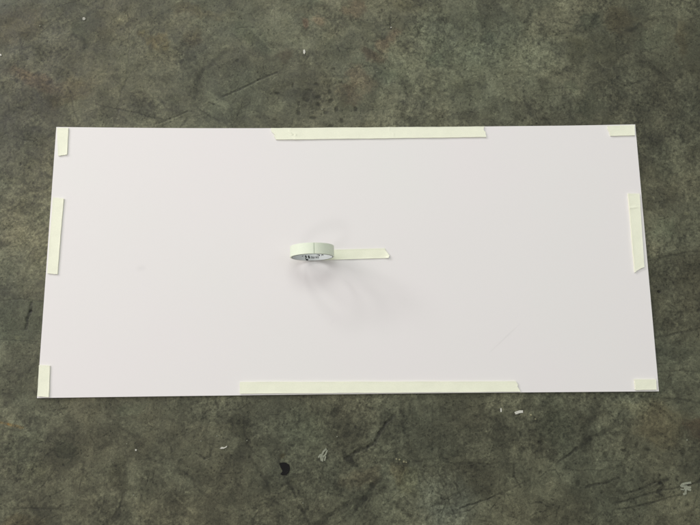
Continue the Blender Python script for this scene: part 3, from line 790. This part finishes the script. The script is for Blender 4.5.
flake('white_scrap', [(219.6, 448.2), (221.8, 446.8), (224, 447.4), (227.4, 445.6), (226.6, 447.2), (223.8, 448.6), (221.4, 448.9)], M_WHITE,
      'thin crooked pale sliver on the concrete left of the black flake', 'scrap', 0.0008, group='white scraps on the concrete floor')
# pale crumpled foil-like scrap
def scribble(name, segs, mat, label, cat, z=0.0004, thick=0.0005):
    P0 = Vector(at(*segs[0][0][0])); bm = bmesh.new()
    lvl = 0
    for pts, w in segs:
        lvl += 1
        Q = [Vector(at(*p)) for p in pts]
        for a, b in zip(Q, Q[1:]):
            d = (b-a).normalized(); nn = Vector((-d.y, d.x))*w/468/2; a2 = a-d*w/468*.2; b2 = b+d*w/468*.2
            lvl += 1
            zz = z+thick+0.00003*lvl
            vs = [bm.verts.new((p.x-P0.x, p.y-P0.y, zz)) for p in (a2-nn, b2-nn, b2+nn, a2+nn)]
            vb = [bm.verts.new((p.x-P0.x, p.y-P0.y, -0.001)) for p in (a2-nn, b2-nn, b2+nn, a2+nn)]
            bm.faces.new(vs)
            for i in range(4):
                k = (i+1) % 4; bm.faces.new((vb[i], vb[k], vs[k], vs[i]))
    o = link(name, bm, mat); o.location = (P0.x, P0.y, 0)
    return tag(o, label, cat)
scribble('paint_fleck', [(((318.6, 457.2), (320.6, 454.6), (321.4, 460.6)), 1.5), (((321.6, 455.2), (323.6, 451.4), (326.2, 448.8)), 1.6),
                         (((323.4, 456.4), (325.4, 454.6), (327.2, 450.4)), 1.4), (((320.8, 456.6), (323.2, 456), (322.4, 461.2)), 1.2), (((324.6, 460.4), (325.4, 456.4)), 1.4)],
         M_PALE, 'ragged pale grey fleck of dried paint on the concrete right of the black flake', 'paint fleck')
scribble('painted_mark', [(((690.6, 482.6), (686, 483.2), (682.4, 484.2), (681.0, 486.4)), 1.9), (((681.6, 486.2), (686.8, 486.4)), 2.0), (((684.2, 487.2), (690.6, 487.2)), 1.7),
                          (((680.8, 489.2), (683.6, 489.6)), 1.3), (((684.4, 488.2), (690.4, 489.8)), 2.2), (((685.6, 489.4), (685.4, 493.2), (683.4, 494.2)), 1.8)],
         M_PALE, 'small pale painted squiggle on the concrete near the bottom right of the photo', 'painted mark', thick=0.0003)
cr_rng = random.Random(3)
crumb_spots = [(396.5, 459), (399.5, 459.6), (404, 461.6), (406.2, 462.2), (531, 415), (535.4, 419)]
for i, (px, py) in enumerate(crumb_spots):
    w = cr_rng.uniform(0.8, 1.3)
    pts = [(px+w*math.cos(a+cr_rng.uniform(-.3, .3)), py+w*.8*math.sin(a+cr_rng.uniform(-.3, .3))) for a in np.linspace(0, 5.2, 6)]
    lab = ['leftmost of four yellowish crumbs in a row below the long bottom tape', 'second from left of four yellowish crumbs in a row on the floor',
           'third from left of four yellowish crumbs in a row on the floor', 'rightmost of four yellowish crumbs in a row on the floor',
           'upper of two yellowish crumbs right of the slim curved white sliver', 'lower of two yellowish crumbs right of the slim curved white sliver'][i]
    flake('crumb', pts, M_CRUMB, lab, 'crumb', 0.0012, 0.0004, group='yellowish crumbs on the concrete floor')
speck_spots = [(201, 441, 'speck on the concrete below the left half of the board, upper of a pair'), (217, 436, 'white speck above the thin crooked sliver'),
               (247, 440.5, 'white speck at the edge of a dark stain left of the black flake'), (337, 436.5, 'white speck above right of the ragged paint fleck'),
               (136, 450, 'largest white speck under the lower left of the board'), (127, 443.6, 'white speck just upper left of a bigger speck, lower left floor'),
               (134, 495, 'white speck low on the left of the floor, below the other two'), (391, 27.6, 'white speck at the tip of a short dark crack above the top tape'),
               (377, 72, 'white speck between the top tape and the short dark crack'), (0.8, 55, 'white speck at the left border of the floor'),
               (687, 440, 'white speck on the floor at the lower right, above the painted squiggle'), (322, 109.5, 'white speck among the dark pits above the top tape'),
               (40, 26, 'faint white speck near the top left chip'), (303, 503, 'white speck below the black flake')]
for i, (px, py, lab) in enumerate(speck_spots):
    w = 1.0 if i in (4, 9) else 0.62
    pts = [(px+w*math.cos(a+cr_rng.uniform(-.3, .3)), py+w*math.sin(a+cr_rng.uniform(-.3, .3))) for a in np.linspace(0, 5.2, 6)]
    flake('speck', pts, M_WHITE if i in (7, 9, 4) else M_PALE, 'tiny '+lab, 'speck', 0.0008, 0.0002, group='white specks on the concrete floor')
